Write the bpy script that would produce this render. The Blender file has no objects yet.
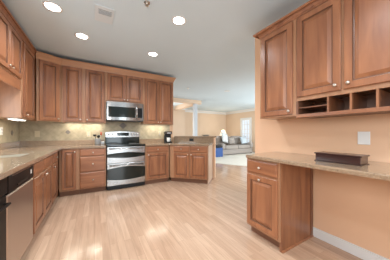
import bpy, bmesh, math, random
from mathutils import Vector, Matrix
from mathutils.geometry import tessellate_polygon
R = math.radians
C = bpy.context.scene.collection
sc = bpy.context.scene
random.seed(4)

# ---------------------------------------------------------------- camera, world, light, exposure
cam_d = bpy.data.cameras.new('camera'); cam = bpy.data.objects.new('camera', cam_d); C.objects.link(cam)
cam_d.sensor_width = 36.0; cam_d.lens = 36.0 * 174.0 / 390.0
cam_d.shift_y = 3.1 / 390.0
cam_d.clip_start = 0.02
cam.location = (0, 0, 1.164); cam.rotation_euler = (R(90), 0, R(-30))
sc.camera = cam
w = bpy.data.worlds.new('world'); sc.world = w; w.use_nodes = True
w.node_tree.nodes['Background'].inputs[0].default_value = (.82, .93, 1.0, 1)
w.node_tree.nodes['Background'].inputs[1].default_value = 0.52
sc.view_settings.view_transform = 'Standard'; sc.view_settings.look = 'None'
sc.view_settings.gamma = 1.0; sc.view_settings.use_curve_mapping = False
sc.view_settings.exposure = 0.31

def area(name, loc, rot, sx, sy, power, col=(1, .97, .93), spread=180):
    d = bpy.data.lights.new(name, 'AREA'); d.shape = 'RECTANGLE'; d.size = sx; d.size_y = sy
    d.energy = power; d.color = col; d.spread = R(spread)
    o = bpy.data.objects.new(name, d); C.objects.link(o); o.location = loc; o.rotation_euler = rot
    return o
area('patio_door_daylight', (1.05, -2.93, 1.15), (R(90), 0, 0), .8, 2.0, 36, (.82, .93, 1.0))
area('sink_window_daylight', (-1.22, 2.45, 1.45), (R(90), 0, R(-90)), 1.0, .6, 9, (.84, .94, 1.0))
area('added_left_fill', (-1.2, -.6, 1.85), (R(90), 0, R(-90)), 2.2, .8, 40, (.84, .94, 1.0))  # added fill for the right wall and desk; no window stands here
area('added_living_fill', (5.2, 1.2, 1.5), (R(66), 0, R(-10)), 3.0, 1.8, 90, (.88, .95, 1.0), 130)  # added unseen fill to brighten the living room, not a window
area('added_living_side_fill', (8.2, 4.6, 1.7), (R(80), 0, R(75)), 2.2, 1.4, 110, (.90, .96, 1.0))  # added unseen fill from the right; the wall behind it is solid
area('hall_daylight', (2.6, 8.7, 1.5), (R(80), 0, R(210)), 1.0, 1.4, 45, (1, .97, .93))

# ---------------------------------------------------------------- materials
def mat(name, col, rough=.5, metal=0, spec=.5, emit=None, estr=0):
    m = bpy.data.materials.new(name); m.use_nodes = True
    b = m.node_tree.nodes['Principled BSDF']
    b.inputs['Base Color'].default_value = (*col, 1); b.inputs['Roughness'].default_value = rough
    b.inputs['Metallic'].default_value = metal; b.inputs['Specular IOR Level'].default_value = spec
    if emit: b.inputs['Emission Color'].default_value = (*emit, 1); b.inputs['Emission Strength'].default_value = estr
    return m
def nodes(m): return m.node_tree.nodes, m.node_tree.links, m.node_tree.nodes['Principled BSDF']
def ramp(N, stops):
    r = N.new('ShaderNodeValToRGB'); e = r.color_ramp.elements
    e[0].position, e[0].color = stops[0][0], (*stops[0][1], 1)
    e[1].position, e[1].color = stops[-1][0], (*stops[-1][1], 1)
    for p, c in stops[1:-1]:
        x = e.new(p); x.color = (*c, 1)
    return r
def wood(name, dark, light, scale, rough=.34, coat=.3):
    m = mat(name, light, rough); N, L, b = nodes(m)
    tc = N.new('ShaderNodeTexCoord'); oi = N.new('ShaderNodeObjectInfo')
    ad = N.new('ShaderNodeVectorMath'); ad.operation = 'ADD'
    mu = N.new('ShaderNodeVectorMath'); mu.operation = 'SCALE'; mu.inputs[3].default_value = 7.0
    co = N.new('ShaderNodeCombineXYZ')
    L.new(oi.outputs['Random'], co.inputs[0]); L.new(oi.outputs['Random'], co.inputs[2])
    L.new(co.outputs[0], mu.inputs[0]); L.new(tc.outputs['Object'], ad.inputs[0]); L.new(mu.outputs[0], ad.inputs[1])
    mp = N.new('ShaderNodeMapping'); mp.inputs['Scale'].default_value = scale
    L.new(ad.outputs[0], mp.inputs[0])
    n = N.new('ShaderNodeTexNoise'); n.inputs['Scale'].default_value = 1; n.inputs['Detail'].default_value = 5
    n.inputs['Distortion'].default_value = .6
    L.new(mp.outputs[0], n.inputs[0])
    r = ramp(N, [(.28, dark), (.72, light)]); L.new(n.outputs[0], r.inputs[0])
    hs = N.new('ShaderNodeHueSaturation'); mr = N.new('ShaderNodeMapRange')
    mr.inputs[3].default_value = .93; mr.inputs[4].default_value = 1.07
    L.new(oi.outputs['Random'], mr.inputs[0]); L.new(mr.outputs[0], hs.inputs['Value']); L.new(r.outputs[0], hs.inputs['Color'])
    L.new(hs.outputs[0], b.inputs['Base Color'])
    b.inputs['Coat Weight'].default_value = coat; b.inputs['Coat Roughness'].default_value = .3
    return m
WD, WL = (.215, .080, .038), (.40, .168, .076)
M = {}
M['wood'] = wood('maple_wood', WD, WL, (14, 14, 1.6))
M['wood_h'] = wood('maple_wood_across', WD, WL, (1.6, 14, 14))
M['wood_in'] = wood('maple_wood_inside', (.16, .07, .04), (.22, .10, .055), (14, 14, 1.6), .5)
M['wood_side'] = wood('maple_veneer', (.35, .17, .088), (.48, .255, .140), (14, 14, 1.2))
M['lit_panel'] = wood('lit_maple', (.56, .39, .28), (.64, .46, .34), (14, 14, 1.2))  # maple paled to put the light on the end panel into its colour
M['column'] = mat('column_paint', (.50, .53, .56), .5)
M['crown'] = wood('maple_crown', (.42, .205, .105), (.52, .27, .145), (1.5, 1.5, 14), .4)
M['dark_groove'] = wood('maple_dark_groove', (.13, .055, .028), (.19, .085, .045), (14, 14, 1.6))
M['cherry'] = wood('dark_cherry', (.025, .008, .007), (.05, .014, .011), (6, 1.5, 20), .22, .4)
M['nickel'] = mat('nickel', (.72, .68, .62), .28, 1)
M['white'] = mat('white_paint', (.72, .72, .71), .45)
M['plate'] = mat('white_plastic', (.80, .80, .78), .4)
M['beige_plate'] = mat('ivory_plastic', (.62, .54, .38), .45)
M['black_plastic'] = mat('black_plastic', (.012, .012, .013), .35, spec=.3)
M['matt_black'] = mat('matt_black', (.014, .011, .010), .4, spec=.12)
M['black_glass'] = mat('black_glass', (.012, .016, .014), .08, spec=.4)
M['dark_gap'] = mat('toe_kick_dark', (.22, .105, .062), .6)
M['porcelain'] = mat('porcelain', (.85, .84, .80), .2)
M['sink_enamel'] = mat('sink_enamel', (.50, .46, .38), .3)
M['chrome'] = mat('chrome', (.8, .8, .8), .15, 1)
M['can'] = mat('lamp_lens', (1, 1, 1), .5, emit=(1, .96, .88), estr=9)
M['strip_lens'] = mat('strip_lens', (1, 1, 1), .5, emit=(1, .95, .84), estr=5)
M['vent_dark'] = mat('vent_dark', (.10, .10, .10), .7)
M['vent'] = mat('vent_enamel', (.66, .73, .78), .5)
M['sofa'] = mat('grey_upholstery', (.33, .29, .26), .9)
M['pillow_w'] = mat('pale_pillow', (.62, .64, .64), .9)
M['pillow_b'] = mat('blue_grey_pillow', (.50, .57, .62), .9)
M['blue'] = mat('blue_fabric', (.05, .105, .29), .85)
M['burgundy'] = mat('burgundy_fabric', (.22, .085, .08), .9)
M['black_fab'] = mat('black_fabric', (.015, .016, .02), .8)
M['shade'] = mat('lamp_shade', (.85, .8, .7), .8, emit=(1, .88, .7), estr=.55)
M['pane'] = mat('daylit_pane', (.5, .55, .6), .1, emit=(.72, .82, .95), estr=.5)
M['red'] = mat('red_silicone', (.55, .10, .06), .5)
M['stoneware'] = mat('grey_stoneware', (.36, .37, .38), .35)
M['dish'] = mat('grey_dish', (.34, .31, .27), .4)
M['label_grey'] = mat('grey_print', (.45, .45, .45), .5)

def steel(name, col, sc_=(1, 60, 200), rough=.3):
    m = mat(name, col, rough, 1); N, L, b = nodes(m)
    tc = N.new('ShaderNodeTexCoord'); mp = N.new('ShaderNodeMapping'); mp.inputs['Scale'].default_value = sc_
    n = N.new('ShaderNodeTexNoise'); n.inputs['Scale'].default_value = 3; n.inputs['Detail'].default_value = 3
    L.new(tc.outputs['Object'], mp.inputs[0]); L.new(mp.outputs[0], n.inputs[0])
    mr = N.new('ShaderNodeMapRange'); mr.inputs[3].default_value = rough - .05; mr.inputs[4].default_value = rough + .08
    L.new(n.outputs[0], mr.inputs[0]); L.new(mr.outputs[0], b.inputs['Roughness'])
    return m
M['steel'] = steel('brushed_steel', (.44, .435, .43), rough=.22)
M['dw_steel'] = steel('brushed_steel_dark', (.55, .47, .42), (200, 60, 1), .32)

def plain_noise(name, c1, c2, scale, rough, spec=.3, detail=2):
    m = mat(name, c1, rough, spec=spec); N, L, b = nodes(m)
    tc = N.new('ShaderNodeTexCoord'); n = N.new('ShaderNodeTexNoise')
    n.inputs['Scale'].default_value = scale; n.inputs['Detail'].default_value = detail
    L.new(tc.outputs['Object'], n.inputs[0]); r = ramp(N, [(.35, c1), (.65, c2)])
    L.new(n.outputs[0], r.inputs[0]); L.new(r.outputs[0], b.inputs['Base Color'])
    return m
M['peach'] = plain_noise('peach_paint', (.75, .49, .32), (.77, .505, .335), 2, .7, .2)
M['peach_lit'] = plain_noise('peach_paint_lit', (.70, .54, .40), (.72, .555, .415), 2, .7, .2)  # same peach paint, paled so the brighter living room light is in the colour
M['ceil'] = plain_noise('ceiling_paint', (.62, .74, .82), (.63, .75, .83), 2, .85, .1)
M['carpet'] = plain_noise('cream_carpet', (.66, .62, .54), (.74, .70, .62), 90, .95, .1)

def granite(name='granite'):
    m = mat(name, (.35, .25, .17), .14); N, L, b = nodes(m)
    tc = N.new('ShaderNodeTexCoord')
    v = N.new('ShaderNodeTexVoronoi'); v.inputs['Scale'].default_value = 210
    L.new(tc.outputs['Object'], v.inputs[0])
    n = N.new('ShaderNodeTexNoise'); n.inputs['Scale'].default_value = 45; n.inputs['Detail'].default_value = 6
    L.new(tc.outputs['Object'], n.inputs[0])
    sp = N.new('ShaderNodeSeparateColor'); L.new(v.outputs['Color'], sp.inputs[0])
    mx = N.new('ShaderNodeMath'); mx.operation = 'ADD'
    ml = N.new('ShaderNodeMath'); ml.operation = 'MULTIPLY'; ml.inputs[1].default_value = .45
    L.new(sp.outputs[0], ml.inputs[0]); L.new(ml.outputs[0], mx.inputs[0])
    m2 = N.new('ShaderNodeMath'); m2.operation = 'MULTIPLY'; m2.inputs[1].default_value = .6
    L.new(n.outputs[0], m2.inputs[0]); L.new(m2.outputs[0], mx.inputs[1])
    r = ramp(N, [(.18, (.19, .125, .078)), (.42, (.29, .20, .128)), (.66, (.355, .25, .165)), (.85, (.45, .345, .245))])
    L.new(mx.outputs[0], r.inputs[0]); L.new(r.outputs[0], b.inputs['Base Color'])
    b.inputs['Coat Weight'].default_value = .5; b.inputs['Coat Roughness'].default_value = .06
    return m
M['granite'] = granite()

def floor_mat():
    m = mat('oak_strip_floor', (.6, .4, .25), .15); N, L, b = nodes(m)
    tc = N.new('ShaderNodeTexCoord')
    mp = N.new('ShaderNodeMapping'); mp.inputs['Rotation'].default_value = (0, 0, R(90))
    L.new(tc.outputs['Object'], mp.inputs[0])
    br = N.new('ShaderNodeTexBrick'); br.offset = .37; br.offset_frequency = 2; br.squash = 1
    br.inputs['Scale'].default_value = 1; br.inputs['Brick Width'].default_value = .85; br.inputs['Row Height'].default_value = .070
    br.inputs['Mortar Size'].default_value = .0011; br.inputs['Mortar Smooth'].default_value = .3; br.inputs['Bias'].default_value = .1
    br.inputs['Color1'].default_value = (.61, .425, .30, 1); br.inputs['Color2'].default_value = (.505, .335, .23, 1)
    br.inputs['Mortar'].default_value = (.35, .235, .16, 1)
    L.new(mp.outputs[0], br.inputs[0])
    mg = N.new('ShaderNodeMapping'); mg.inputs['Scale'].default_value = (28, 2.2, 1); L.new(tc.outputs['Object'], mg.inputs[0])
    n = N.new('ShaderNodeTexNoise'); n.inputs['Scale'].default_value = 1; n.inputs['Detail'].default_value = 6; n.inputs['Distortion'].default_value = .8
    L.new(mg.outputs[0], n.inputs[0])
    r = ramp(N, [(.3, (.86, .83, .80)), (.65, (1.04, 1.03, 1.02))]); L.new(n.outputs[0], r.inputs[0])
    mix = N.new('ShaderNodeMix'); mix.data_type = 'RGBA'; mix.blend_type = 'MULTIPLY'; mix.inputs[0].default_value = 1
    L.new(br.outputs['Color'], mix.inputs[6]); L.new(r.outputs[0], mix.inputs[7])
    L.new(mix.outputs[2], b.inputs['Base Color'])
    n2 = N.new('ShaderNodeTexNoise'); n2.inputs['Scale'].default_value = 9; L.new(tc.outputs['Object'], n2.inputs[0])
    bp = N.new('ShaderNodeBump'); bp.inputs['Strength'].default_value = .06; bp.inputs['Distance'].default_value = .01
    L.new(n2.outputs[0], bp.inputs['Height']); L.new(bp.outputs[0], b.inputs['Normal'])
    return m
M['floor'] = floor_mat()

def tile_mat(name, axis):
    m = mat(name, (.6, .5, .36), .45); N, L, b = nodes(m)
    tc = N.new('ShaderNodeTexCoord'); se = N.new('ShaderNodeSeparateXYZ'); co = N.new('ShaderNodeCombineXYZ')
    L.new(tc.outputs['Object'], se.inputs[0]); L.new(se.outputs[axis], co.inputs[0]); L.new(se.outputs[2], co.inputs[1])
    mp = N.new('ShaderNodeMapping'); mp.inputs['Rotation'].default_value = (0, 0, R(45)); mp.inputs['Location'].default_value = (.03, .05, 0)
    L.new(co.outputs[0], mp.inputs[0])
    br = N.new('ShaderNodeTexBrick'); br.offset = 0; br.inputs['Scale'].default_value = 1
    br.inputs['Brick Width'].default_value = .152; br.inputs['Row Height'].default_value = .152
    br.inputs['Mortar Size'].default_value = .0025; br.inputs['Mortar Smooth'].default_value = .2
    br.inputs['Color1'].default_value = (.50, .43, .30, 1); br.inputs['Color2'].default_value = (.43, .37, .26, 1)
    br.inputs['Mortar'].default_value = (.35, .30, .215, 1)
    L.new(mp.outputs[0], br.inputs[0])
    n = N.new('ShaderNodeTexNoise'); n.inputs['Scale'].default_value = 14; n.inputs['Detail'].default_value = 5
    L.new(tc.outputs['Object'], n.inputs[0])
    r = ramp(N, [(.3, (.8, .8, .78)), (.7, (1.08, 1.08, 1.08))]); L.new(n.outputs[0], r.inputs[0])
    mix = N.new('ShaderNodeMix'); mix.data_type = 'RGBA'; mix.blend_type = 'MULTIPLY'; mix.inputs[0].default_value = 1
    L.new(br.outputs['Color'], mix.inputs[6]); L.new(r.outputs[0], mix.inputs[7]); L.new(mix.outputs[2], b.inputs['Base Color'])
    return m
M['tile_x'] = tile_mat('stone_tile_back', 0); M['tile_y'] = tile_mat('stone_tile_side', 1)
M['accent'] = plain_noise('grey_accent_tile', (.17, .15, .14), (.24, .21, .19), 60, .5)

# ---------------------------------------------------------------- mesh helpers
class MB:
    def __init__(s): s.v = []; s.f = []
    def box(s, x0, x1, y0, y1, z0, z1):
        b = len(s.v)
        s.v += [(x, y, z) for z in (z0, z1) for y in (y0, y1) for x in (x0, x1)]
        s.f += [tuple(b + i for i in q) for q in ((0, 2, 3, 1), (4, 5, 7, 6), (0, 1, 5, 4), (2, 6, 7, 3), (0, 4, 6, 2), (1, 3, 7, 5))]
        return s
    def prism(s, poly, z0, z1):
        n = len(poly); b = len(s.v)
        s.v += [(p[0], p[1], z0) for p in poly] + [(p[0], p[1], z1) for p in poly]
        s.f += [tuple(b + i for i in reversed(range(n))), tuple(b + n + i for i in range(n))]
        s.f += [(b + i, b + (i + 1) % n, b + n + (i + 1) % n, b + n + i) for i in range(n)]
        return s
    def xz(s, poly, y0, y1):      # a polygon in the x-z plane given thickness along y
        n = len(poly); b = len(s.v)
        s.v += [(p[0], y0, p[1]) for p in poly] + [(p[0], y1, p[1]) for p in poly]
        s.f += [tuple(b + i for i in range(n)), tuple(b + n + i for i in reversed(range(n)))]
        s.f += [(b + (i + 1) % n, b + i, b + n + i, b + n + (i + 1) % n) for i in range(n)]
        return s
    def lathe(s, prof, c=(0, 0, 0), axis='z', seg=16):
        b = len(s.v); n = len(prof)
        for k in range(seg):
            a = 2 * math.pi * k / seg
            for r, h in prof:
                p = (r * math.cos(a), r * math.sin(a), h)
                if axis == 'y': p = (p[0], -p[2], p[1])
                if axis == 'x': p = (p[2], p[0], p[1])
                s.v.append((p[0] + c[0], p[1] + c[1], p[2] + c[2]))
        for k in range(seg):
            k2 = (k + 1) % seg
            for i in range(n - 1):
                s.f.append((b + k * n + i, b + k2 * n + i, b + k2 * n + i + 1, b + k * n + i + 1))
        s.f.append(tuple(b + k * n for k in reversed(range(seg)))); s.f.append(tuple(b + k * n + n - 1 for k in range(seg)))
        return s
    def tube(s, pts, r, seg=10):
        pts = [Vector(p) for p in pts]; b = len(s.v)
        for i, p in enumerate(pts):
            d = (pts[min(i + 1, len(pts) - 1)] - pts[max(i - 1, 0)]).normalized()
            u = d.orthogonal().normalized() if i == 0 else (u - d * u.dot(d)).normalized()
            w_ = d.cross(u); rr = r[i] if isinstance(r, (list, tuple)) else r
            for k in range(seg):
                a = 2 * math.pi * k / seg; s.v.append(tuple(p + (u * math.cos(a) + w_ * math.sin(a)) * rr))
        for i in range(len(pts) - 1):
            for k in range(seg):
                k2 = (k + 1) % seg
                s.f.append((b + i * seg + k, b + i * seg + k2, b + (i + 1) * seg + k2, b + (i + 1) * seg + k))
        s.f.append(tuple(b + k for k in reversed(range(seg)))); s.f.append(tuple(b + (len(pts) - 1) * seg + k for k in range(seg)))
        return s
    def panel(s, x0, x1, z0, z1, levels):   # nested rectangles: (inset, y); first is the back
        b = len(s.v); n = len(levels)
        for i, y in levels:
            s.v += [(x0 + i, y, z0 + i), (x1 - i, y, z0 + i), (x1 - i, y, z1 - i), (x0 + i, y, z1 - i)]
        for l in range(n - 1):
            for k in range(4):
                k2 = (k + 1) % 4
                s.f.append((b + l * 4 + k, b + l * 4 + k2, b + l * 4 + 4 + k2, b + l * 4 + 4 + k))
        s.f.append((b + 3, b + 2, b + 1, b)); e = b + (n - 1) * 4; s.f.append((e, e + 1, e + 2, e + 3))
        return s
    def sweep(s, prof, path, closed=False):   # prof: (out, z); path: xy points, 'out' is to the right of travel
        b = len(s.v); n = len(prof); P = [Vector((p[0], p[1])) for p in path]
        for i, p in enumerate(P):
            d0 = (P[i] - P[i - 1]).normalized() if i else (P[1] - P[0]).normalized()
            d1 = (P[i + 1] - P[i]).normalized() if i < len(P) - 1 else d0
            n0 = Vector((d0.y, -d0.x)); n1 = Vector((d1.y, -d1.x)); m = (n0 + n1).normalized(); m /= max(.3, m.dot(n0))
            for o, z in prof: s.v.append((p.x + m.x * o, p.y + m.y * o, z))
        for i in range(len(P) - 1):
            for k in range(n):
                k2 = (k + 1) % n
                s.f.append((b + i * n + k, b + i * n + k2, b + (i + 1) * n + k2, b + (i + 1) * n + k))
        s.f.append(tuple(b + k for k in reversed(range(n)))); s.f.append(tuple(b + (len(P) - 1) * n + k for k in range(n)))
        return s
    def build(s, name, m, parent=None, bevel=0, smooth=False, seg=2, sub=0):
        me = bpy.data.meshes.new(name); me.from_pydata(s.v, [], s.f); me.validate()
        bm = bmesh.new(); bm.from_mesh(me); bmesh.ops.recalc_face_normals(bm, faces=bm.faces); bm.to_mesh(me); bm.free()
        me.materials.append(M[m] if isinstance(m, str) else m)
        o = bpy.data.objects.new(name, me); C.objects.link(o)
        if parent: o.parent = parent
        if bevel:
            d = o.modifiers.new('bevel', 'BEVEL'); d.width = bevel; d.segments = seg; d.limit_method = 'ANGLE'; d.angle_limit = R(40)
        if sub:
            d = o.modifiers.new('sub', 'SUBSURF'); d.levels = sub; d.render_levels = sub
        if smooth or sub:
            for p in me.polygons: p.use_smooth = True
        return o
def tag(o, label=None, cat=None, group=None, kind=None):
    if label: o['label'] = label
    if cat: o['category'] = cat
    if group: o['group'] = group
    if kind: o['kind'] = kind
    return o
def thing(name, label, cat, loc=(0, 0, 0), rz=0, group=None):
    o = bpy.data.objects.new(name, None); C.objects.link(o); o.empty_display_size = .1
    o.location = loc; o.rotation_euler = (0, 0, rz); return tag(o, label, cat, group)
def struct(name, mb, m, bevel=0, label=None):
    o = mb.build(name, m, bevel=bevel); o['kind'] = 'structure'
    if label: o['label'] = label
    return o
def copy_tree(o, parent=None):
    c = o.copy(); C.objects.link(c); c.parent = parent
    for ch in list(o.children): copy_tree(ch, c)
    return c

# ---------------------------------------------------------------- the setting
CZ = 2.66; XL = -1.25; YB = 4.533; XR = 2.154; FY = 3.915; UY = 4.203
struct('floor', MB().box(-1.4, 8.5, -3.1, 10.1, -.05, 0), 'floor', label='light oak strip floor')
struct('floor_carpet', MB().prism([(3.62, 6.05), (5.55, 2.78), (8.3, 2.78), (8.3, 9.85), (3.62, 9.0)], 0.0, .014), 'carpet', label='cream carpet of the living room')
struct('ceiling', MB().box(-1.4, 8.5, -3.1, 10.1, CZ, CZ + .1), 'ceil')
struct('wall_left', MB().box(XL - .12, XL, -3.0, YB + .12, 0, CZ), 'peach')
struct('wall_back', MB().box(XL, 1.90, YB, YB + .12, 0, CZ), 'peach')
struct('wall_right', MB().box(XR, XR + .12, -3.0, 1.871, 0, CZ), 'peach')
struct('wall_living_back', MB().box(4.53, 8.43, 9.87, 9.99, 0, CZ), 'peach_lit')
struct('wall_living_hall', MB().box(1.0, 4.53, 9.0, 9.99, 0, CZ), 'peach_lit')
# living room right wall with an opening for the glazed door
wy0, wy1, wz1 = 7.57, 8.30, 2.04
wr = MB().box(8.31, 8.43, 2.5, wy0, 0, CZ).box(8.31, 8.43, wy1, 9.87, 0, CZ).box(8.31, 8.43, wy0, wy1, wz1, CZ)
struct('wall_living_right', wr, 'peach_lit')
# glazed door in it
wf = tag(bpy.data.objects.new('window_1', None), 'tall white framed living room window with small panes', None, None, 'structure'); C.objects.link(wf)
fr = MB()
fr.box(8.27, 8.345, wy0 - .09, wy0 + .05, .02, wz1 + .09).box(8.27, 8.345, wy1 - .05, wy1 + .09, .02, wz1 + .09)
fr.box(8.27, 8.345, wy0 + .05, wy1 - .05, wz1 - .05, wz1 + .09).box(8.27, 8.345, wy0 + .05, wy1 - .05, .02, .25)
fr.build('window_frame', 'white', wf)
mu = MB()
for k in (1, 2): y = wy0 + .05 + (wy1 - wy0 - .1) * k / 3; mu.box(8.30, 8.33, y - .012, y + .012, .25, wz1 - .05)
for k in range(1, 6): z = .25 + (wz1 - .3) * k / 6; mu.box(8.301, 8.329, wy0 + .05, wy1 - .05, z - .012, z + .012)
mu.build('muntins', 'white', wf)
MB().box(8.345, 8.355, wy0 + .05, wy1 - .05, .25, wz1 - .05).build('window_pane', 'pane', wf)
# white crown molding round the living room
cw = [(0, 2.50), (.015, 2.50), (.02, 2.54), (.09, 2.63), (.10, 2.659), (0, 2.659)]
struct('trim_1', MB().sweep(cw, [(1.0, 9.0), (4.53, 9.0), (4.53, 9.87), (8.31, 9.87), (8.31, 2.5)]), 'white', label='white crown molding of the living room')
# dropped peach header and white column
struct('trim_2', MB().box(1.95, 4.27, 6.80, 7.0, 2.50, CZ), 'peach_lit', label='peach dropped header over the column')
struct('trim_3', MB().box(3.88, 4.10, 7.0, 8.99, 2.45, CZ), 'peach_lit', label='peach header running back from the column')
col = MB().box(3.91, 4.07, 6.82, 6.98, .014, 2.50).box(3.895, 4.085, 6.805, 6.995, .014, .16)
struct('column_white', col, 'column', .004, 'slim square white column')
# baseboards
def base(name, x0, x1, y0, y1):
    o = struct(name, MB().box(x0, x1, y0, y1, 0, .085).box(min(x0, x1) + (.004 if x1 - x0 < .03 else 0), x1, y0, y1, .085, .10), 'white', .002); return o
base('baseboard_right', XR - .015, XR - .0005, -2.97, 1.045)
base('baseboard_right_end', XR - .015, XR - .0005, 1.475, 1.871)
base('baseboard_left', XL + .0005, XL + .015, -2.97, .45)
struct('baseboard_living', MB().box(4.55, 8.29, 9.85, 9.869, .014, .12), 'white')
# stone tile on the walls over the counters
def diamond(cx, cz, s): return [(cx - s, cz), (cx, cz - s), (cx + s, cz), (cx, cz + s)]
bs = struct('wall_backsplash_back', MB().box(XL + .011, 1.80, YB - .010, YB - .0005, .914, 1.44), 'tile_x', label='diagonal beige stone tile behind range and counter')
for cx, cz, s in ((.598, 1.345, .085), (-.486, 1.185, .05), (-.74, 1.30, .0)):
    if s: tag(MB().xz(diamond(cx, cz, s), YB - .014, YB - .010).build('accent_tile', 'accent', bs), 'grey diamond accent tile')
bl = struct('wall_backsplash_left', MB().box(XL + .0005, XL + .010, .5, YB - .0105, .914, 1.38), 'tile_y', label='diagonal beige stone tile beside the sink')
for cy in (4.20,):
    q = [(y, z) for y, z in diamond(cy, 1.17, .05)]
    d = MB(); d.v = [(XL + .014, y, z) for y, z in q] + [(XL + .010, y, z) for y, z in q]
    d.f = [(0, 1, 2, 3), (7, 6, 5, 4)] + [(i, (i + 1) % 4, 4 + (i + 1) % 4, 4 + i) for i in range(4)]
    tag(d.build('accent_tile', 'accent', bl), 'grey diamond accent tile')

# ---------------------------------------------------------------- cabinets
KNOB = [(.004, 0), (.006, .001), (.0055, .012), (.013, .017), (.0155, .023), (.012, .029), (.004, .031)]
def door_mesh(x0, x1, z0, z1):
    st = min(.056, (x1 - x0) * .2)
    return MB().panel(x0, x1, z0, z1, [(0, 0), (0, -.014), (.005, -.020), (st, -.020), (st + .004, -.008), (st + .013, -.007),
                                       (st + .04, -.0185), (st + .042, -.0195)])
def drawer_mesh(x0, x1, z0, z1):
    return MB().panel(x0, x1, z0, z1, [(0, 0), (0, -.012), (.008, -.016), (.012, -.020), (.014, -.021)])
def dark_groove(o):      # darker wood tone on the faces of the groove round the raised panel
    o.data.materials.append(M['dark_groove'])
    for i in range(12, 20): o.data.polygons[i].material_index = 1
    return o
def knob(x, z, parent): MB().lathe(KNOB, (x, -.0195, z), 'y', 12).build('knob', 'nickel', parent, smooth=True)
def cabinet(name, label, loc, rz, wd, dp, z0, z1, doors=(), drawers=(), toe=0, end=0, group=None, side=None, frame=True, top=None, recess=0):
    """local x runs along the front, -y faces the room; doors/drawers: (x0,x1,z0,z1,knob x,knob z)"""
    t = thing(name, label, 'cabinet', loc, rz, group)
    g = .001
    bm_ = MB().box(g, wd - g, .019, dp, z0 + recess, top or z1)
    if recess: bm_.box(g, .017, .0195, dp, z0, z0 + recess).box(wd - .017, wd - g, .0195, dp, z0, z0 + recess)
    bm_.build('body', side or 'wood_side', t, .0015)
    if frame:
        ff = MB().box(g, wd - g, 0, .019, z0, z1)
        ff.build('face_frame', 'wood_side', t, .0015)
    if toe: MB().box(g, wd - (.018 if end else g), .07, dp, 0, z0 - .0005).build('toe_kick', 'dark_gap', t)
    if end:
        MB().box(wd - .0175, wd + .004, .02, dp, 0, z0 - .0005).box(wd - .0005, wd + .004, .02, dp, z0 - .0005, z1).build('end_panel', end if isinstance(end, str) else 'wood_side', t)
        MB().sweep([(0, 0), (.014, 0), (.012, .008), (.006, .014), (0, .016)], [(wd + .0045, .02), (wd + .0045, dp)]).build('shoe_molding', 'wood', t)
    for x0, x1, a, b, kx, kz in doors:
        d = dark_groove(door_mesh(x0, x1, a, b).build('door', 'wood', t))
        if kx is not None: knob(kx, kz, d)
    for x0, x1, a, b, kx, kz in drawers:
        d = drawer_mesh(x0, x1, a, b).build('drawer_front', 'wood_h', t)
        if kx is not None: knob(kx, kz, d)
    return t
# -- upper cabinets, left wall (front faces +X); local x = world Y
UX = -.905; UD = UX - XL - .001
LR = R(90)
G = None
t = cabinet('upper_cabinet', 'short upper cabinet over the sink with two doors and a plain valance', (UX, 2.47, 0), LR, .90, UD, 1.90, 2.50,
        doors=[(.02, .463, 1.925, 2.49, .42, 1.97), (.473, .88, 1.925, 2.49, .51, 1.97)], side='wood')
MB().box(.002, .898, .003, .022, 1.765, 1.90).build('valance', 'wood_h', t, .002)
cabinet('upper_cabinet', 'tall narrow upper cabinet at the left corner, its pale side panel lit', (UX, 3.372, 0), LR, .60, UD, 1.38, 2.50,
        doors=[(.07, .565, 1.40, 2.49, .135, 1.435)])
# -- upper cabinets, back wall (front faces -Y)
UBD = YB - UY - .001
def up(label, x0, x1, z0, z1, doors, **k): return cabinet('upper_cabinet', label, (x0, UY, 0), 0, x1 - x0, UBD, z0, z1, doors, recess=0 if z0 > 1.5 else .035, **k)
cabinet('upper_cabinet', 'slightly angled one door upper cabinet in the left corner', (-.885, 4.035, 0), math.atan2(.168, .327), .368, .27, 1.38, 2.50,
        [(.035, .335, 1.40, 2.47, .31, 1.435)], recess=.035)
up('single door upper cabinet over the utensil crock side, second on the back wall', -.555, -.19, 1.38, 2.50, [(.025, .335, 1.40, 2.47, .31, 1.435)])
up('single door upper cabinet just left of the microwave', -.19, .212, 1.38, 2.50, [(.03, .375, 1.40, 2.47, .055, 1.435)])
up('short two door upper cabinet directly above the microwave', .212, 1.012, 1.845, 2.50, [(.03, .395, 1.875, 2.47, .37, 1.91), (.41, .775, 1.875, 2.47, .435, 1.91)])
up('wide two door upper cabinet right of the microwave at the wall end', 1.012, 1.775, 1.38, 2.50, [(.025, .375, 1.40, 2.47, .35, 1.435), (.387, .74, 1.40, 2.47, .412, 1.435)])
# crown run over left and back uppers
def crown(z0, z1, o): return [(-.02, z0), (.006, z0), (.010, z0 + .025), (o * .55, z0 + .06), (o * .85, z1 - .025), (o, z1 - .02), (o, z1), (-.02, z1)]
struct('trim_6', MB().sweep(crown(2.515, 2.595, .04), [(UX, 2.2), (UX, 4.025)]), 'wood_h', label='wood crown molding over the left wall upper cabinets')
struct('trim_4', MB().sweep(crown(2.475, 2.595, .05), [(-.893, 4.03), (-.555, UY), (1.775, UY), (1.775, YB - .001)]), 'crown', label='wood crown molding over the back wall upper cabinets')
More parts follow.
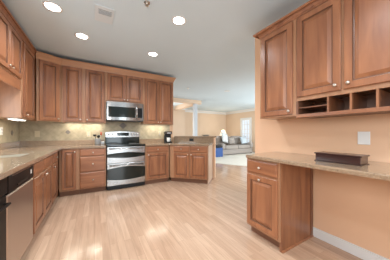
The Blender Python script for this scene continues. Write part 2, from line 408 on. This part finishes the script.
# -- right wall uppers (front faces -X), local x = -Y
RX = 1.82; RR = R(-90); RD = XR - RX - .001
cabinet('upper_cabinet', 'single door upper cabinet at the far end of the right wall', (RX, 1.501, 0), RR, .456, RD, 1.343, 2.385,
        doors=[(.03, .425, 1.363, 2.345, .395, 1.40)], side='wood_side')
t = thing('upper_cabinet', 'two door upper cabinet with open cubbyholes below, right wall', 'cabinet', (RX, 1.044, 0), RR)
W2 = .80; zc0, zc1 = 1.33, 1.515
MB().box(.001, W2, .019, RD, zc1, 2.385).build('body', 'wood_side', t, .0015)
MB().box(.001, W2, 0, .019, zc1 - .022, 2.385).build('face_frame', 'wood_side', t, .0015)
for x0, x1, kx in ((.012, .385, .35), (.405, .775, .44)):
    d = dark_groove(door_mesh(x0, x1, 1.53, 2.345).build('door', 'wood', t)); knob(kx, 1.575, d)
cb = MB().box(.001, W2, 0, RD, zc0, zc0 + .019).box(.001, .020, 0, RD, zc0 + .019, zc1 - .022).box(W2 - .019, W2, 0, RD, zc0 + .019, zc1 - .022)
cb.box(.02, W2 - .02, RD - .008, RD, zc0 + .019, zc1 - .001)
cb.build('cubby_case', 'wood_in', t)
MB().box(.001, W2, -.006, -.0005, zc0 - .006, zc0 + .026).build('bottom_rail', 'wood_h', t, .0015)
for x in (.285, .447, .602): MB().box(x - .007, x + .007, -.001, RD - .009, zc0 + .019, zc1 - .022).build('divider', 'wood', t)
MB().box(.0205, .2775, .004, RD - .009, 1.417, 1.424).build('letter_shelf', 'wood_h', t)
struct('trim_5', MB().sweep(crown(2.355, 2.417, .06), [(XR - .001, 1.501), (RX, 1.501), (RX, .244), (XR - .001, .244)]), 'wood_h', label='wood crown molding over the right upper cabinets')
# reverse direction gives 'out' to the right of travel, towards the room

# -- base cabinets, left wall
BX = -.555; BD = BX - XL - .012
cabinet('base_cabinet', 'sink base cabinet beside the dishwasher with two false drawer fronts', (BX, 2.342, 0), LR, .905, BD, .10, .875,
        doors=[(.03, .455, .125, .69, .43, .655), (.47, .885, .125, .69, .495, .655)],
        drawers=[(.03, .455, .71, .855, None, 0), (.47, .885, .71, .855, None, 0)], toe=1, top=.67)
cabinet('base_cabinet', 'narrow left wall base cabinet next to the inner corner', (BX, 3.248, 0), LR, .58, BD, .10, .875,
        doors=[(.015, .44, .125, .69, .05, .655)], drawers=[(.015, .44, .71, .855, .24, .785)], toe=1, top=.67)
# -- base cabinets, back wall
BBD = YB - FY - .012
cabinet('base_cabinet', 'corner base cabinet with one full height door', (-.553, FY, 0), 0, .305, BBD, .10, .875, doors=[(.04, .257, .125, .855, .235, .81)], toe=1)
cabinet('base_cabinet', 'three drawer base cabinet left of the range', (-.247, FY, 0), 0, .447, BBD, .10, .875,
        drawers=[(.01, .43, .725, .86, .22, .79), (.01, .43, .425, .71, .22, .575), (.01, .43, .115, .41, .22, .27)], toe=1)
cabinet('base_cabinet', 'base cabinet right of the range with one drawer and one door', (.98, FY, 0), 0, .572, BBD, .10, .875,
        doors=[(.025, .54, .125, .71, .065, .675)], drawers=[(.025, .54, .73, .86, .28, .79)], toe=1)
# -- peninsula, turned 45 degrees
q = math.sqrt(.5)
def pen(s, d): return (1.555 + q * s + q * d, 3.915 - q * s + q * d)     # s along the front, d to the back
p0 = pen(.012, 0)
cabinet('base_cabinet', 'angled peninsula base cabinet with two drawers over two doors', (p0[0], p0[1], 0), R(-45), .928, .598, .10, .875,
        doors=[(.10, .485, .125, .70, .455, .665), (.51, .908, .125, .70, .535, .665)],
        drawers=[(.10, .485, .72, .86, .295, .79), (.51, .908, .72, .86, .71, .79)], toe=1, side='wood_side', end='lit_panel')
# pony wall behind it
pw = MB().prism([pen(-.243, .62), pen(1.0, .62), pen(1.0, .74), pen(-.115, .74)], 0, 1.048)
struct('wall_peninsula', pw, 'peach', label='peach half wall behind the peninsula')
# -- right base cabinet (front faces -X)
cabinet('base_cabinet', 'freestanding end base cabinet under the right desk counter', (1.555, 1.468, 0), RR, .42, XR - 1.555 - .0165, .10, .875,
        doors=[(.012, .40, .125, .70, .20, .665)], drawers=[(.012, .40, .72, .86, .20, .79)], toe=1, end='wood')

rbc = [o for o in bpy.data.objects if o.get('label', '').startswith('freestanding end base')][0]
MB().box(.4245, .432, .545, .583, .017, .875).build('scribe_strip', 'wood_in', rbc)
# ---------------------------------------------------------------- countertops
def slab(name, outer, z0, z1, hole=None, parent=None, bevel=.006):
    loops = [outer] + ([hole] if hole else [])
    flat = [p for l in loops for p in l]; n = len(flat)
    tris = tessellate_polygon([[Vector((p[0], p[1], 0)) for p in l] for l in loops])
    bm = bmesh.new()
    top = [bm.verts.new((p[0], p[1], z1)) for p in flat]; bot = [bm.verts.new((p[0], p[1], z0)) for p in flat]
    for t in tris:
        bm.faces.new([top[k] for k in t]); bm.faces.new([bot[k] for k in reversed(t)])
    k0 = 0
    for l in loops:
        m = len(l)
        for k in range(m):
            a, b = k0 + k, k0 + (k + 1) % m; bm.faces.new((top[a], bot[a], bot[b], top[b]))
        k0 += m
    bmesh.ops.recalc_face_normals(bm, faces=bm.faces)
    bmesh.ops.dissolve_limit(bm, angle_limit=R(1), verts=bm.verts, edges=bm.edges)
    me = bpy.data.meshes.new(name); bm.to_mesh(me); bm.free(); me.materials.append(M['granite'])
    o = bpy.data.objects.new(name, me); C.objects.link(o); o.parent = parent
    if bevel:
        d = o.modifiers.new('bevel', 'BEVEL'); d.width = bevel; d.segments = 2; d.limit_method = 'ANGLE'; d.angle_limit = R(40)
    return o
sink_hole = [(-.71, 2.53), (-.69, 2.55), (-.69, 2.98), (-.70, 3.05), (-.73, 3.075), (-.77, 3.06), (-.95, 2.93), (-1.04, 2.86), (-1.06, 2.83), (-1.06, 2.55), (-1.04, 2.53)]
ct = thing('countertop', 'L shaped granite countertop with the sink, along left and back walls', 'countertop')
slab('slab', [(-.497, .5), (-.497, 3.885), (.2, 3.885), (.2, YB - .012), (XL + .012, YB - .012), (XL + .012, .5)], .876, .914, sink_hole, ct)
MB().box(XL + .0125, XL + .032, .5, YB - .0125, .914, 1.012).build('splash_strip', 'granite', ct, .003)
MB().box(XL + .0325, .2, YB - .032, YB - .0145, .914, 1.012).build('splash_strip', 'granite', ct, .003)
cp = thing('countertop', 'granite countertop from range to the angled peninsula', 'countertop')
a = pen(.965, -.03); b_ = pen(.965, .598); c_ = pen(-.205, .598)
slab('slab', [(.976, 3.885), (1.5426, 3.885), a, b_, (pen(-.16, .598)[0], pen(-.16, .598)[1]), (1.80, YB - .036), (1.80, YB - .012), (.976, YB - .012)], .876, .914, None, cp)
MB().box(.976, 1.765, YB - .032, YB - .0145, .914, 1.012).build('splash_strip', 'granite', cp, .003)
MB().prism([pen(-.13, .599), pen(.965, .599), pen(.965, .619), pen(-.11, .619)], .914, 1.047).build('tall_splash', 'granite', cp, .002)
bt = MB().prism([pen(-.12, .585), pen(1.03, .585), pen(1.05, .60), pen(1.05, .98), pen(1.03, 1.0), pen(.16, 1.0)], 1.0485, 1.085)
tag(bt.build('bar_top', 'granite', None, .008), 'raised granite bar top on the half wall behind the peninsula', 'countertop')
dk = thing('countertop', 'granite desk counter along the right wall over knee space', 'countertop')
slab('slab', [(1.54, 1.475), (XR - .001, 1.50), (XR - .001, -1.2), (1.52, -1.2), (1.52, 1.45)], .876, .914, None, dk, .01)
# a second support out of view keeps the desk level: a plain end panel
MB().box(1.60, XR - .017, -1.19, -1.17, 0, .8755).build('end_panel', 'wood_side', dk)

# ---------------------------------------------------------------- sink
sk = MB(); n = len(sink_hole); cx = sum(p[0] for p in sink_hole) / n; cy = sum(p[1] for p in sink_hole) / n
rings = [(.985, .80), (.985, .897), (.965, .897), (.95, .74), (.90, .70), (.05, .695)]
for s, z in rings: sk.v += [(cx + (p[0] - cx) * s, cy + (p[1] - cy) * s, z) for p in sink_hole]
for l in range(len(rings) - 1): sk.f += [(l * n + i, l * n + (i + 1) % n, (l + 1) * n + (i + 1) % n, (l + 1) * n + i) for i in range(n)]
sk.f.append(tuple((len(rings) - 1) * n + i for i in range(n)))
tag(sk.build('sink', 'sink_enamel', None), 'white undermount sink basin in the left counter', 'sink')

# ---------------------------------------------------------------- dishwasher (front faces +X), local x = world Y
dw = thing('dishwasher', 'stainless dishwasher with black control panel at the left edge', 'dishwasher', (BX, 1.728, 0), LR)
MB().box(.003, .607, .004, BD, .10, .87).build('tub', 'black_plastic', dw)
MB().box(.003, .607, .06, BD, 0, .10).build('toe_plate', 'black_plastic', dw)
MB().panel(.006, .604, .11, .715, [(0, .004), (0, -.014), (.006, -.02), (.008, -.0205)]).build('door', 'dw_steel', dw)
pn = MB().panel(.006, .604, .725, .868, [(0, .004), (0, -.018), (.006, -.024), (.008, -.0245)]).build('control_panel', 'matt_black', dw)
MB().box(.05, .595, -.029, -.0246, .846, .853).build('trim_strip', 'steel', pn)
MB().box(.16, .40, -.032, -.0246, .752, .766).build('handle', 'black_plastic', pn, .003)
tag(MB().box(.50, .535, -.0262, -.0246, .775, .815).build('badge', 'plate', pn), 'small pale badge')
# black fronted appliance left of it
tc = thing('trash_compactor', 'black fronted appliance at the left frame edge beside the dishwasher', 'appliance', (BX, 1.346, 0), LR)
MB().box(.003, .377, .004, BD, .08, .87).build('body', 'matt_black', tc)
MB().box(.003, .377, .06, BD, 0, .08).build('toe_plate', 'matt_black', tc)
MB().panel(.006, .374, .11, .73, [(0, .004), (0, -.014), (.006, -.02), (.008, -.0205)]).build('drawer_front', 'matt_black', tc)
MB().panel(.006, .374, .74, .868, [(0, .004), (0, -.018), (.006, -.024), (.008, -.0245)]).build('control_panel', 'matt_black', tc)
MB().tube([(.05, -.0206, .68), (.05, -.05, .68), (.33, -.05, .68), (.33, -.0206, .68)], .008, 8).build('handle', 'matt_black', tc)
cabinet('base_cabinet', 'base cabinet before the black appliance, left of the frame edge', (BX, .56, 0), LR, .78, BD, .10, .875,
        doors=[(.02, .38, .125, .69, .34, .655), (.395, .76, .125, .69, .43, .655)], drawers=[(.02, .38, .71, .855, .2, .785), (.395, .76, .71, .855, .58, .785)], toe=1)

# ---------------------------------------------------------------- range
rg = thing('range', 'stainless double oven range with black cooktop between base cabinets', 'range', (.209, 3.905, 0))
RW = .762
MB().box(.002, RW - .002, .012, .60, .02, .895).build('body', 'black_plastic', rg)
MB().box(.03, RW - .03, .05, .58, 0, .02).build('base', 'black_plastic', rg)
ck = MB().box(0, RW, -.035, .605, .896, .925).build('cooktop', 'black_glass', rg, .004)
for bx, by, r in ((.19, .14, .10), (.57, .14, .12), (.19, .43, .085), (.57, .43, .085)):
    MB().lathe([(r, 0), (r, .0006)], (bx, by, .925), 'z', 28).build('burner_ring', 'vent_dark', ck)
# backguard
bgp = [(0, 1.10), (0, .926), (RW, .926), (RW, 1.10)]
bg = MB().box(.004, RW - .004, .545, .598, .926, 1.07).build('backguard', 'black_glass', rg, .003)
arch = [(.002, 1.065), (RW - .002, 1.065), (RW - .002, 1.185)] + [(RW * (1 - k / 12), 1.185 + .022 * math.sin(math.pi * k / 12)) for k in range(1, 12)] + [(.002, 1.185)]
cpn = MB().xz(arch, .535, .60).build('control_panel', 'steel', rg, .004)
MB().box(.25, .51, .531, .5345, 1.10, 1.175).build('display', 'black_glass', cpn)
for kx in (.07, .155, .575, .64, .705):
    MB().lathe([(.024, 0), (.024, .006), (.019, .010), (.017, .026), (.004, .028)], (kx, .534, 1.135), 'y', 16).build('dial', 'steel', cpn, smooth=False)
# oven doors: steel slabs with lens-shaped black glass and bar handles
def bow(x0, x1, zt, zb, up_, dn, n=14):
    top = [(x0 + (x1 - x0) * k / n, zt + up_ * math.sin(math.pi * k / n)) for k in range(n + 1)]
    bot = [(x1 - (x1 - x0) * k / n, zb - dn * math.sin(math.pi * k / n)) for k in range(n + 1)]
    return bot[::-1][::-1] and (bot + top)
for nm, z0, z1, zt, zb, up_, dn, hz in (('upper_oven_door', .545, .885, .735, .675, .030, .03, .845), ('lower_oven_door', .09, .54, .435, .225, .035, .035, .50)):
    d = MB().panel(.004, RW - .004, z0, z1, [(0, .012), (0, -.014), (.006, -.02), (.008, -.0205)]).build(nm, 'steel', rg)
    MB().xz(bow(.006, RW - .006, zt, zb, up_, dn), -.0235, -.0206).build('oven_window', 'black_glass', d)
    h = MB().tube([(.05, -.06, hz), (.38, -.068, hz), (RW - .05, -.06, hz)], .011, 10)
    for hx in (.075, RW - .075): h.tube([(hx, -.0207, hz), (hx, -.06, hz)], .008, 8)
    h.build('handle', 'steel', d, smooth=True)
MB().box(.004, RW - .004, -.008, .012, .022, .086).build('bottom_vent', 'black_plastic', rg)

# ---------------------------------------------------------------- microwave (slightly bowed front)
mw = thing('microwave', 'stainless over the range microwave with black window', 'microwave', (.222, 4.125, 0))
MW = .762; z0, z1 = 1.435, 1.840
MB().box(.002, MW - .002, 0, YB - .012 - 4.125, z0, z1 - .002).build('body', 'black_plastic', mw)
def bowed(x0, x1, za, zb, base_y, off, n=10):
    m = MB(); f = lambda x: -.035 * (1 - (2 * x / MW - 1) ** 2) - off
    xs = [x0 + (x1 - x0) * k / n for k in range(n + 1)]
    for x in xs: m.v += [(x, f(x), za), (x, f(x), zb), (x, base_y if base_y is not None else f(x) + .003, za), (x, base_y if base_y is not None else f(x) + .003, zb)]
    for k in range(n):
        a = 4 * k; b = a + 4
        m.f += [(a, b, b + 1, a + 1), (a + 2, a + 3, b + 3, b + 2), (a, a + 2, b + 2, b), (a + 1, b + 1, b + 3, a + 3)]
    m.f += [(0, 1, 3, 2), (4 * n, 4 * n + 2, 4 * n + 3, 4 * n + 1)]
    return m
bowed(.001, MW - .001, z0 + .012, z1, -.0005, .012).build('front_panel', 'steel', mw)
dr = bowed(.03, .575, z0 + .075, z1 - .105, None, .0155).build('door_window', 'black_glass', mw)
bowed(.635, .735, z0 + .075, z1 - .105, None, .0155).build('keypad', 'black_plastic', mw)
MB().tube([(.603, -.03, z0 + .05), (.603, -.065, z0 + .09), (.603, -.07, (z0 + z1) / 2 - .01), (.603, -.065, z1 - .11), (.603, -.03, z1 - .075)], .011, 10).build('handle', 'steel', mw, smooth=True)
gr = MB()
for k in range(10): gr.box(.1 + k * .056, .14 + k * .056, -.046, -.043, z1 - .03, z1 - .022)
MB().box(.05, MW - .05, -.0, .3, z0 - .006, z0 - .0005).build('grease_filter', 'vent_dark', mw)

# ---------------------------------------------------------------- ceiling fixtures
def can_light(x, y, label, lit=True):
    t = thing('recessed_light', label, 'ceiling light', (x, y, CZ), 0, 'recessed ceiling lights')
    tr = MB(); n = 28
    prof = [(.098, -.0005), (.096, -.006), (.080, -.008), (.074, -.003), (.074, -.0005)]
    tr.lathe(prof, (0, 0, 0), 'z', n).build('trim_ring', 'white', t, smooth=True)
    MB().lathe([(.073, -.0005), (.073, -.0045), (.02, -.0055)], (0, 0, 0), 'z', n).build('lens', 'can' if lit else 'vent', t)
    if lit:
        d = bpy.data.lights.new('can_bulb', 'SPOT'); d.energy = 52; d.spot_size = R(150); d.spot_blend = .8; d.color = (.90, .955, 1.0); d.shadow_soft_size = .07
        o = bpy.data.objects.new('can_bulb', d); C.objects.link(o); o.location = (x, y, CZ - .03)
    return t
can_light(-.43, 2.63, 'lit recessed ceiling light above the left cabinets, nearest the sink')
can_light(-.167, 3.192, 'lit recessed ceiling light between the sink side and the air vent')
can_light(.972, 2.108, 'lit recessed ceiling light in the middle of the kitchen ceiling, rightmost')
can_light(.957, 3.247, 'lit recessed ceiling light above the range')
can_light(4.076, 4.786, 'unlit dim recessed fixture in the ceiling beyond the peninsula', False)
for x, y in ((.6, .6), (-.4, .8), (1.4, -.6), (0, -1.2)):     # the room's lamps behind the camera
    d = bpy.data.lights.new('can_bulb', 'SPOT'); d.energy = 52; d.spot_size = R(150); d.spot_blend = .8; d.color = (.90, .955, 1.0); d.shadow_soft_size = .07
    o = bpy.data.objects.new('can_bulb', d); C.objects.link(o); o.location = (x, y, CZ - .03)
v = thing('air_vent', 'square ceiling air vent with a dark louvre', 'vent', (.106, 2.475, CZ))
MB().box(-.105, .105, -.16, .16, -.012, -.0005).build('frame', 'vent', v, .003)
lv = MB().box(-.066, .078, -.105, -.015, -.0135, -.0121).build('louvre_opening', 'vent_dark', v)
for k in range(6): MB().box(-.066, .078, -.10 + k * .0155, -.097 + k * .0155, -.019, -.0136).build('slat', 'vent', v)
MB().box(-.07, .08, .03, .12, -.0135, -.0121).build('damper_plate', 'vent', v, .001)
def sprinkler(x, y, label):
    t = thing('sprinkler', label, 'sprinkler', (x, y, CZ), 0)
    MB().lathe([(.036, -.0005), (.034, -.006), (.014, -.010)], (0, 0, 0), 'z', 20).build('escutcheon', 'chrome', t)
    MB().lathe([(.008, -.010), (.008, -.03), (.022, -.032), (.022, -.036), (.003, -.037)], (0, 0, 0), 'z', 14).build('head', 'nickel', t)
sprinkler(.52, 2.0, 'chrome fire sprinkler head in the kitchen ceiling near the top edge')
sprinkler(2.685, 5.115, 'small fire sprinkler head in the ceiling before the peach header')

# ---------------------------------------------------------------- under-cabinet lights
def strip(x, y, sx, sy, z, label, power):
    t = thing('under_cabinet_light', label, 'light', (x, y, z))
    MB().box(-sx / 2, sx / 2, -sy / 2, sy / 2, -.018, -.0005).build('housing', 'plate', t, .003)
    MB().box(-sx / 2 + .01, sx / 2 - .01, -sy / 2 + .01, sy / 2 - .01, -.022, -.0185).build('lens', 'strip_lens', t)
    area('strip_bulb', (x, y, z - .026), (0, 0, 0), sx - .02, sy - .02, power, (1, .93, .78))
strip(-1.0, 3.58, .12, .34, 1.38, 'glowing under cabinet light strip beneath the tall left cabinet', 2.2)
strip(-.37, 4.38, .28, .10, 1.415, 'under cabinet light strip above the ivory switch plates side', 1.2)
strip(0.0, 4.38, .28, .10, 1.415, 'under cabinet light strip above the utensil crock', 1.4)
strip(1.39, 4.38, .60, .10, 1.415, 'under cabinet light strip above the coffee maker counter', 1.7)

# ---------------------------------------------------------------- plates on walls
def plate(loc, rz, label, m, slots=0):
    t = thing('outlet_plate', label, 'outlet', loc, rz)
    MB().panel(-.038, .038, -.06, .06, [(0, 0), (0, -.003), (.004, -.006), (.006, -.006)]).build('cover', m, t)
    for k in range(slots):
        z = -.024 + k * .048
        MB().box(-.015, .015, -.0085, -.0061, z - .014, z + .014).build('socket', M['label_grey'], t, .002)
plate((-.979, YB - .0102, 1.146), 0, 'ivory blank plate on the tile under the corner cabinet', 'beige_plate')
plate((-.115, YB - .0102, 1.138), 0, 'ivory outlet plate on the tile left of the range', 'beige_plate', 2)
plate((1.513, YB - .0102, 1.153), 0, 'ivory outlet plate on the tile left of the coffee maker', 'beige_plate', 2)
plate((XL + .0103, 3.80, 1.195), R(90), 'white outlet plate on the left tile at the frame edge', 'plate', 2)
t = thing('wall_plate', 'blank white plate on the peach wall above the desk', 'plate', (XR - .0003, .612, 1.118), RR)
MB().panel(-.043, .043, -.06, .06, [(0, 0), (0, -.003), (.004, -.006), (.006, -.006)]).build('cover', 'plate', t)
MB().lathe([(.004, .006), (.003, .0075)], (0, 0, .03), 'y', 8).build('screw', 'plate', t)
MB().lathe([(.004, .006), (.003, .0075)], (0, 0, -.03), 'y', 8).build('screw', 'plate', t)
# black outlet on the tall splash of the peninsula
po = pen(.375, .598)
t = thing('outlet_plate', 'black outlet on the raised granite splash of the peninsula', 'outlet', (po[0], po[1], .985), R(-45))
MB().panel(-.058, .058, -.036, .036, [(0, .0005), (0, -.003), (.004, -.006), (.006, -.006)]).build('cover', 'black_plastic', t)
for x in (-.024, .024): MB().box(x - .014, x + .014, -.0085, -.0061, -.015, .015).build('socket', 'black_plastic', t, .002)

# ---------------------------------------------------------------- things on the counters
# utensil crock
uc = thing('utensil_crock', 'grey utensil crock on the counter left of the range', 'crock', (.06, 4.38, .9145))
MB().lathe([(.045, 0), (.056, .01), (.058, .12), (.062, .13), (.056, .13), (.052, .012), (.004, .010)], (0, 0, 0), 'z', 24).build('pot', 'stoneware', uc, smooth=True)
def utensil(name, label, pts, r, m, head, hm):
    t = thing(name, label, 'utensil', (.06, 4.38, .9145))
    MB().tube(pts, r, 8).build('handle', m, t, smooth=True)
    MB().lathe(head[0], head[1], 'z', 14).build('head', hm, t, smooth=True)
utensil('ladle', 'black ladle standing in the grey crock', [(-.02, 0, .014), (-.05, -.005, .20)], .006, 'black_plastic',
        ([(.004, -.03), (.028, -.02), (.034, .0), (.034, .015), (.004, .016)], (-.056, -.006, .205)), 'black_plastic')
utensil('spoon', 'black cooking spoon in the middle of the grey crock', [(.0, -.02, .014), (.012, -.012, .165)], .006, 'black_plastic',
        ([(.004, -.03), (.024, -.02), (.03, .0), (.022, .025), (.004, .035)], (.014, -.012, .175)), 'black_plastic')
utensil('spatula', 'red spatula leaning right out of the grey crock', [(-.01, .016, .016), (.056, .016, .20)], .005, 'nickel',
        ([(.004, -.035), (.016, -.03), (.019, .03), (.004, .04)], (.068, .016, .235)), 'red')
MB_ = MB().box(-.05, .05, -.04, .04, 0, .055)
j = thing('salt_box', 'small pale grey box on the counter beside the range', 'box', (.152, 4.36, .9145))
MB().box(-.034, .034, -.04, .04, 0, .05).build('base', 'stoneware', j, .006); MB().box(-.036, .036, -.042, .042, .0505, .062).build('lid', 'pillow_w', j, .004)
# coffee maker and mug
cm = thing('coffee_maker', 'black coffee maker at the right end of the back counter', 'coffee maker', (1.68, 4.34, .9145), R(-8))
cm.scale = (1, 1, .9)
MB().box(-.085, .085, -.13, .11, 0, .03).build('base', 'black_plastic', cm, .008)
MB().box(-.085, .085, .0, .11, .0305, .25).build('tank_column', 'black_plastic', cm, .01)
MB().box(-.088, .088, -.12, .11, .2505, .33).build('brew_head', 'black_plastic', cm, .02)
MB().box(-.06, .06, -.122, -.1205, .262, .30).build('front_trim', 'steel', cm)
MB().box(-.06, .06, -.11, -.01, .0305, .035).build('drip_tray', 'steel', cm)
mg = thing('mug', 'white mug standing on the coffee maker tray', 'mug', (1.68 - .009, 4.28, .9465), R(-30))
MB().lathe([(.036, 0), (.042, .006), (.042, .10), (.038, .10), (.037, .01), (.004, .008)], (0, 0, 0), 'z', 20).build('cup', 'porcelain', mg, smooth=True)
MB().tube([(.041, 0, .08), (.06, 0, .078), (.066, 0, .052), (.058, 0, .026), (.041, 0, .022)], .005, 8).build('handle', 'porcelain', mg, smooth=True)
# dish on the bar top
db = pen(.72, .80)
di = MB().lathe([(.05, 0), (.08, .008), (.125, .032), (.121, .034), (.075, .013), (.004, .010)], (0, 0, 0), 'z', 28).build('dish', 'dish', None, smooth=True)
di.location = (db[0], db[1], 1.0855); tag(di, 'shallow grey dish on the raised bar top', 'dish')
# dark wooden box on the desk
bx = thing('wooden_box', 'long dark cherry wooden box with lid on the desk counter', 'box', (1.818, .668, .9145))
MB().box(-.078, .078, -.155, .155, .007, .063).build('body', 'cherry', bx, .002)
MB().box(-.083, .083, -.163, .163, 0, .0068).build('base', 'cherry', bx, .002)
MB().box(-.084, .084, -.164, .164, .0635, .076).build('lid', 'cherry', bx, .003)

# ---------------------------------------------------------------- living room
FZ = .0145
def cush(x0, x1, y0, y1, z0, z1, name, m, parent, bev=.05):
    return MB().box(x0, x1, y0, y1, z0, z1).build(name, m, parent, bev, True, 4)
so = thing('sofa', 'grey upholstered two seat sofa on the cream carpet', 'sofa', (5.58, 6.95, FZ), R(0))
cush(.02, 2.28, .05, .95, .03, .30, 'base', 'sofa', so, .03)
for k in range(2):
    cush(.27 + k * .88, 1.14 + k * .88, .0, .68, .301, .50, 'seat_cushion', 'sofa', so)
    cush(.27 + k * .88, 1.14 + k * .88, .62, .92, .502, .93, 'back_cushion', 'sofa', so, .08)
    cush(.31 + k * .88, 1.10 + k * .88, .58, .80, .78, .98, 'head_cushion', 'sofa', so, .08)
cush(.0, .265, -.02, .92, .301, .62, 'arm', 'sofa', so, .09); cush(2.035, 2.30, -.02, .92, .301, .62, 'arm', 'sofa', so, .09)
for x, y in ((.08, .1), (2.22, .1), (.08, .88), (2.22, .88)): MB().box(x - .03, x + .03, y - .03, y + .03, 0, .0295).build('foot', 'black_plastic', so)
def pillow(loc, rot, s, m, label):
    n = 8; p = MB()
    for sd in (-1, 1):
        for i in range(n + 1):
            for k in range(n + 1):
                u, v_ = 2 * i / n - 1, 2 * k / n - 1
                h = .085 * max(0, (1 - u * u) * (1 - v_ * v_)) ** .45
                p.v.append((u * s / 2 * (1 - .06 * (1 - v_ * v_)), sd * h - 0, v_ * s / 2 * (1 - .06 * (1 - u * u))))
    N_ = (n + 1) ** 2
    for sd in range(2):
        for i in range(n):
            for k in range(n):
                a_ = sd * N_ + i * (n + 1) + k; qd = (a_, a_ + 1, a_ + n + 2, a_ + n + 1); p.f.append(qd if sd else qd[::-1])
    o = p.build('throw_pillow', m, None, smooth=True)
    bm = bmesh.new(); bm.from_mesh(o.data); bmesh.ops.remove_doubles(bm, verts=bm.verts, dist=.0005); bmesh.ops.recalc_face_normals(bm, faces=bm.faces); bm.to_mesh(o.data); bm.free()
    o.location = loc; o.rotation_euler = rot; tag(o, label, 'pillow', 'throw pillows on the sofa')
pillow((6.06, 7.29, .915), (R(-16), R(12), R(14)), .56, 'pillow_w', 'large pale throw pillow leaning in the left corner of the sofa')
pillow((6.54, 7.30, .74), (R(-18), 0, R(-6)), .42, 'sofa', 'grey throw pillow in the middle of the sofa')
pillow((7.36, 7.20, .76), (R(-18), R(-6), R(-8)), .44, 'pillow_b', 'pale blue throw pillow at the right of the sofa')
ch = thing('armchair', 'blue skirted armchair with burgundy back cushion left of the sofa', 'armchair', (4.68, 6.66, FZ))
cush(0, .74, 0, .72, 0, .44, 'skirt', 'blue', ch, .02)
cush(.03, .71, -.02, .60, .441, .54, 'seat_cushion', 'black_fab', ch, .03)
cush(.0, .74, .55, .74, .542, .93, 'back_cushion', 'burgundy', ch, .06)
ta = thing('console_table', 'dark console table behind the sofa under the lamp', 'table', (6.50, 8.30, FZ))
MB().box(0, .9, 0, .36, .68, .72).build('tabletop', 'cherry', ta, .004)
for x, y in ((.04, .04), (.86, .04), (.04, .32), (.86, .32)): MB().box(x - .025, x + .025, y - .025, y + .025, 0, .68).build('leg', 'cherry', ta)
lp = thing('table_lamp', 'lit table lamp with white shade behind the sofa', 'lamp', (6.92, 8.48, FZ + .7205))
MB().lathe([(.08, 0), (.08, .02), (.03, .05), (.06, .14), (.05, .24), (.012, .30), (.012, .42)], (0, 0, 0), 'z', 20).build('base', 'porcelain', lp, smooth=True)
MB().lathe([(.25, .27), (.10, .60), (.098, .60), (.248, .27)], (0, 0, 0), 'z', 28).build('lamp_shade', 'shade', lp, smooth=True)
MB().lathe([(.012, .621), (.02, .64), (.012, .665), (.003, .67)], (0, 0, 0), 'z', 10).build('finial', 'nickel', lp)
d = bpy.data.lights.new('lamp_bulb', 'POINT'); d.energy = 22; d.color = (1, .85, .65); d.shadow_soft_size = .05
o = bpy.data.objects.new('lamp_bulb', d); C.objects.link(o); o.location = (6.92, 8.48, FZ + .7205 + .68 + .02)
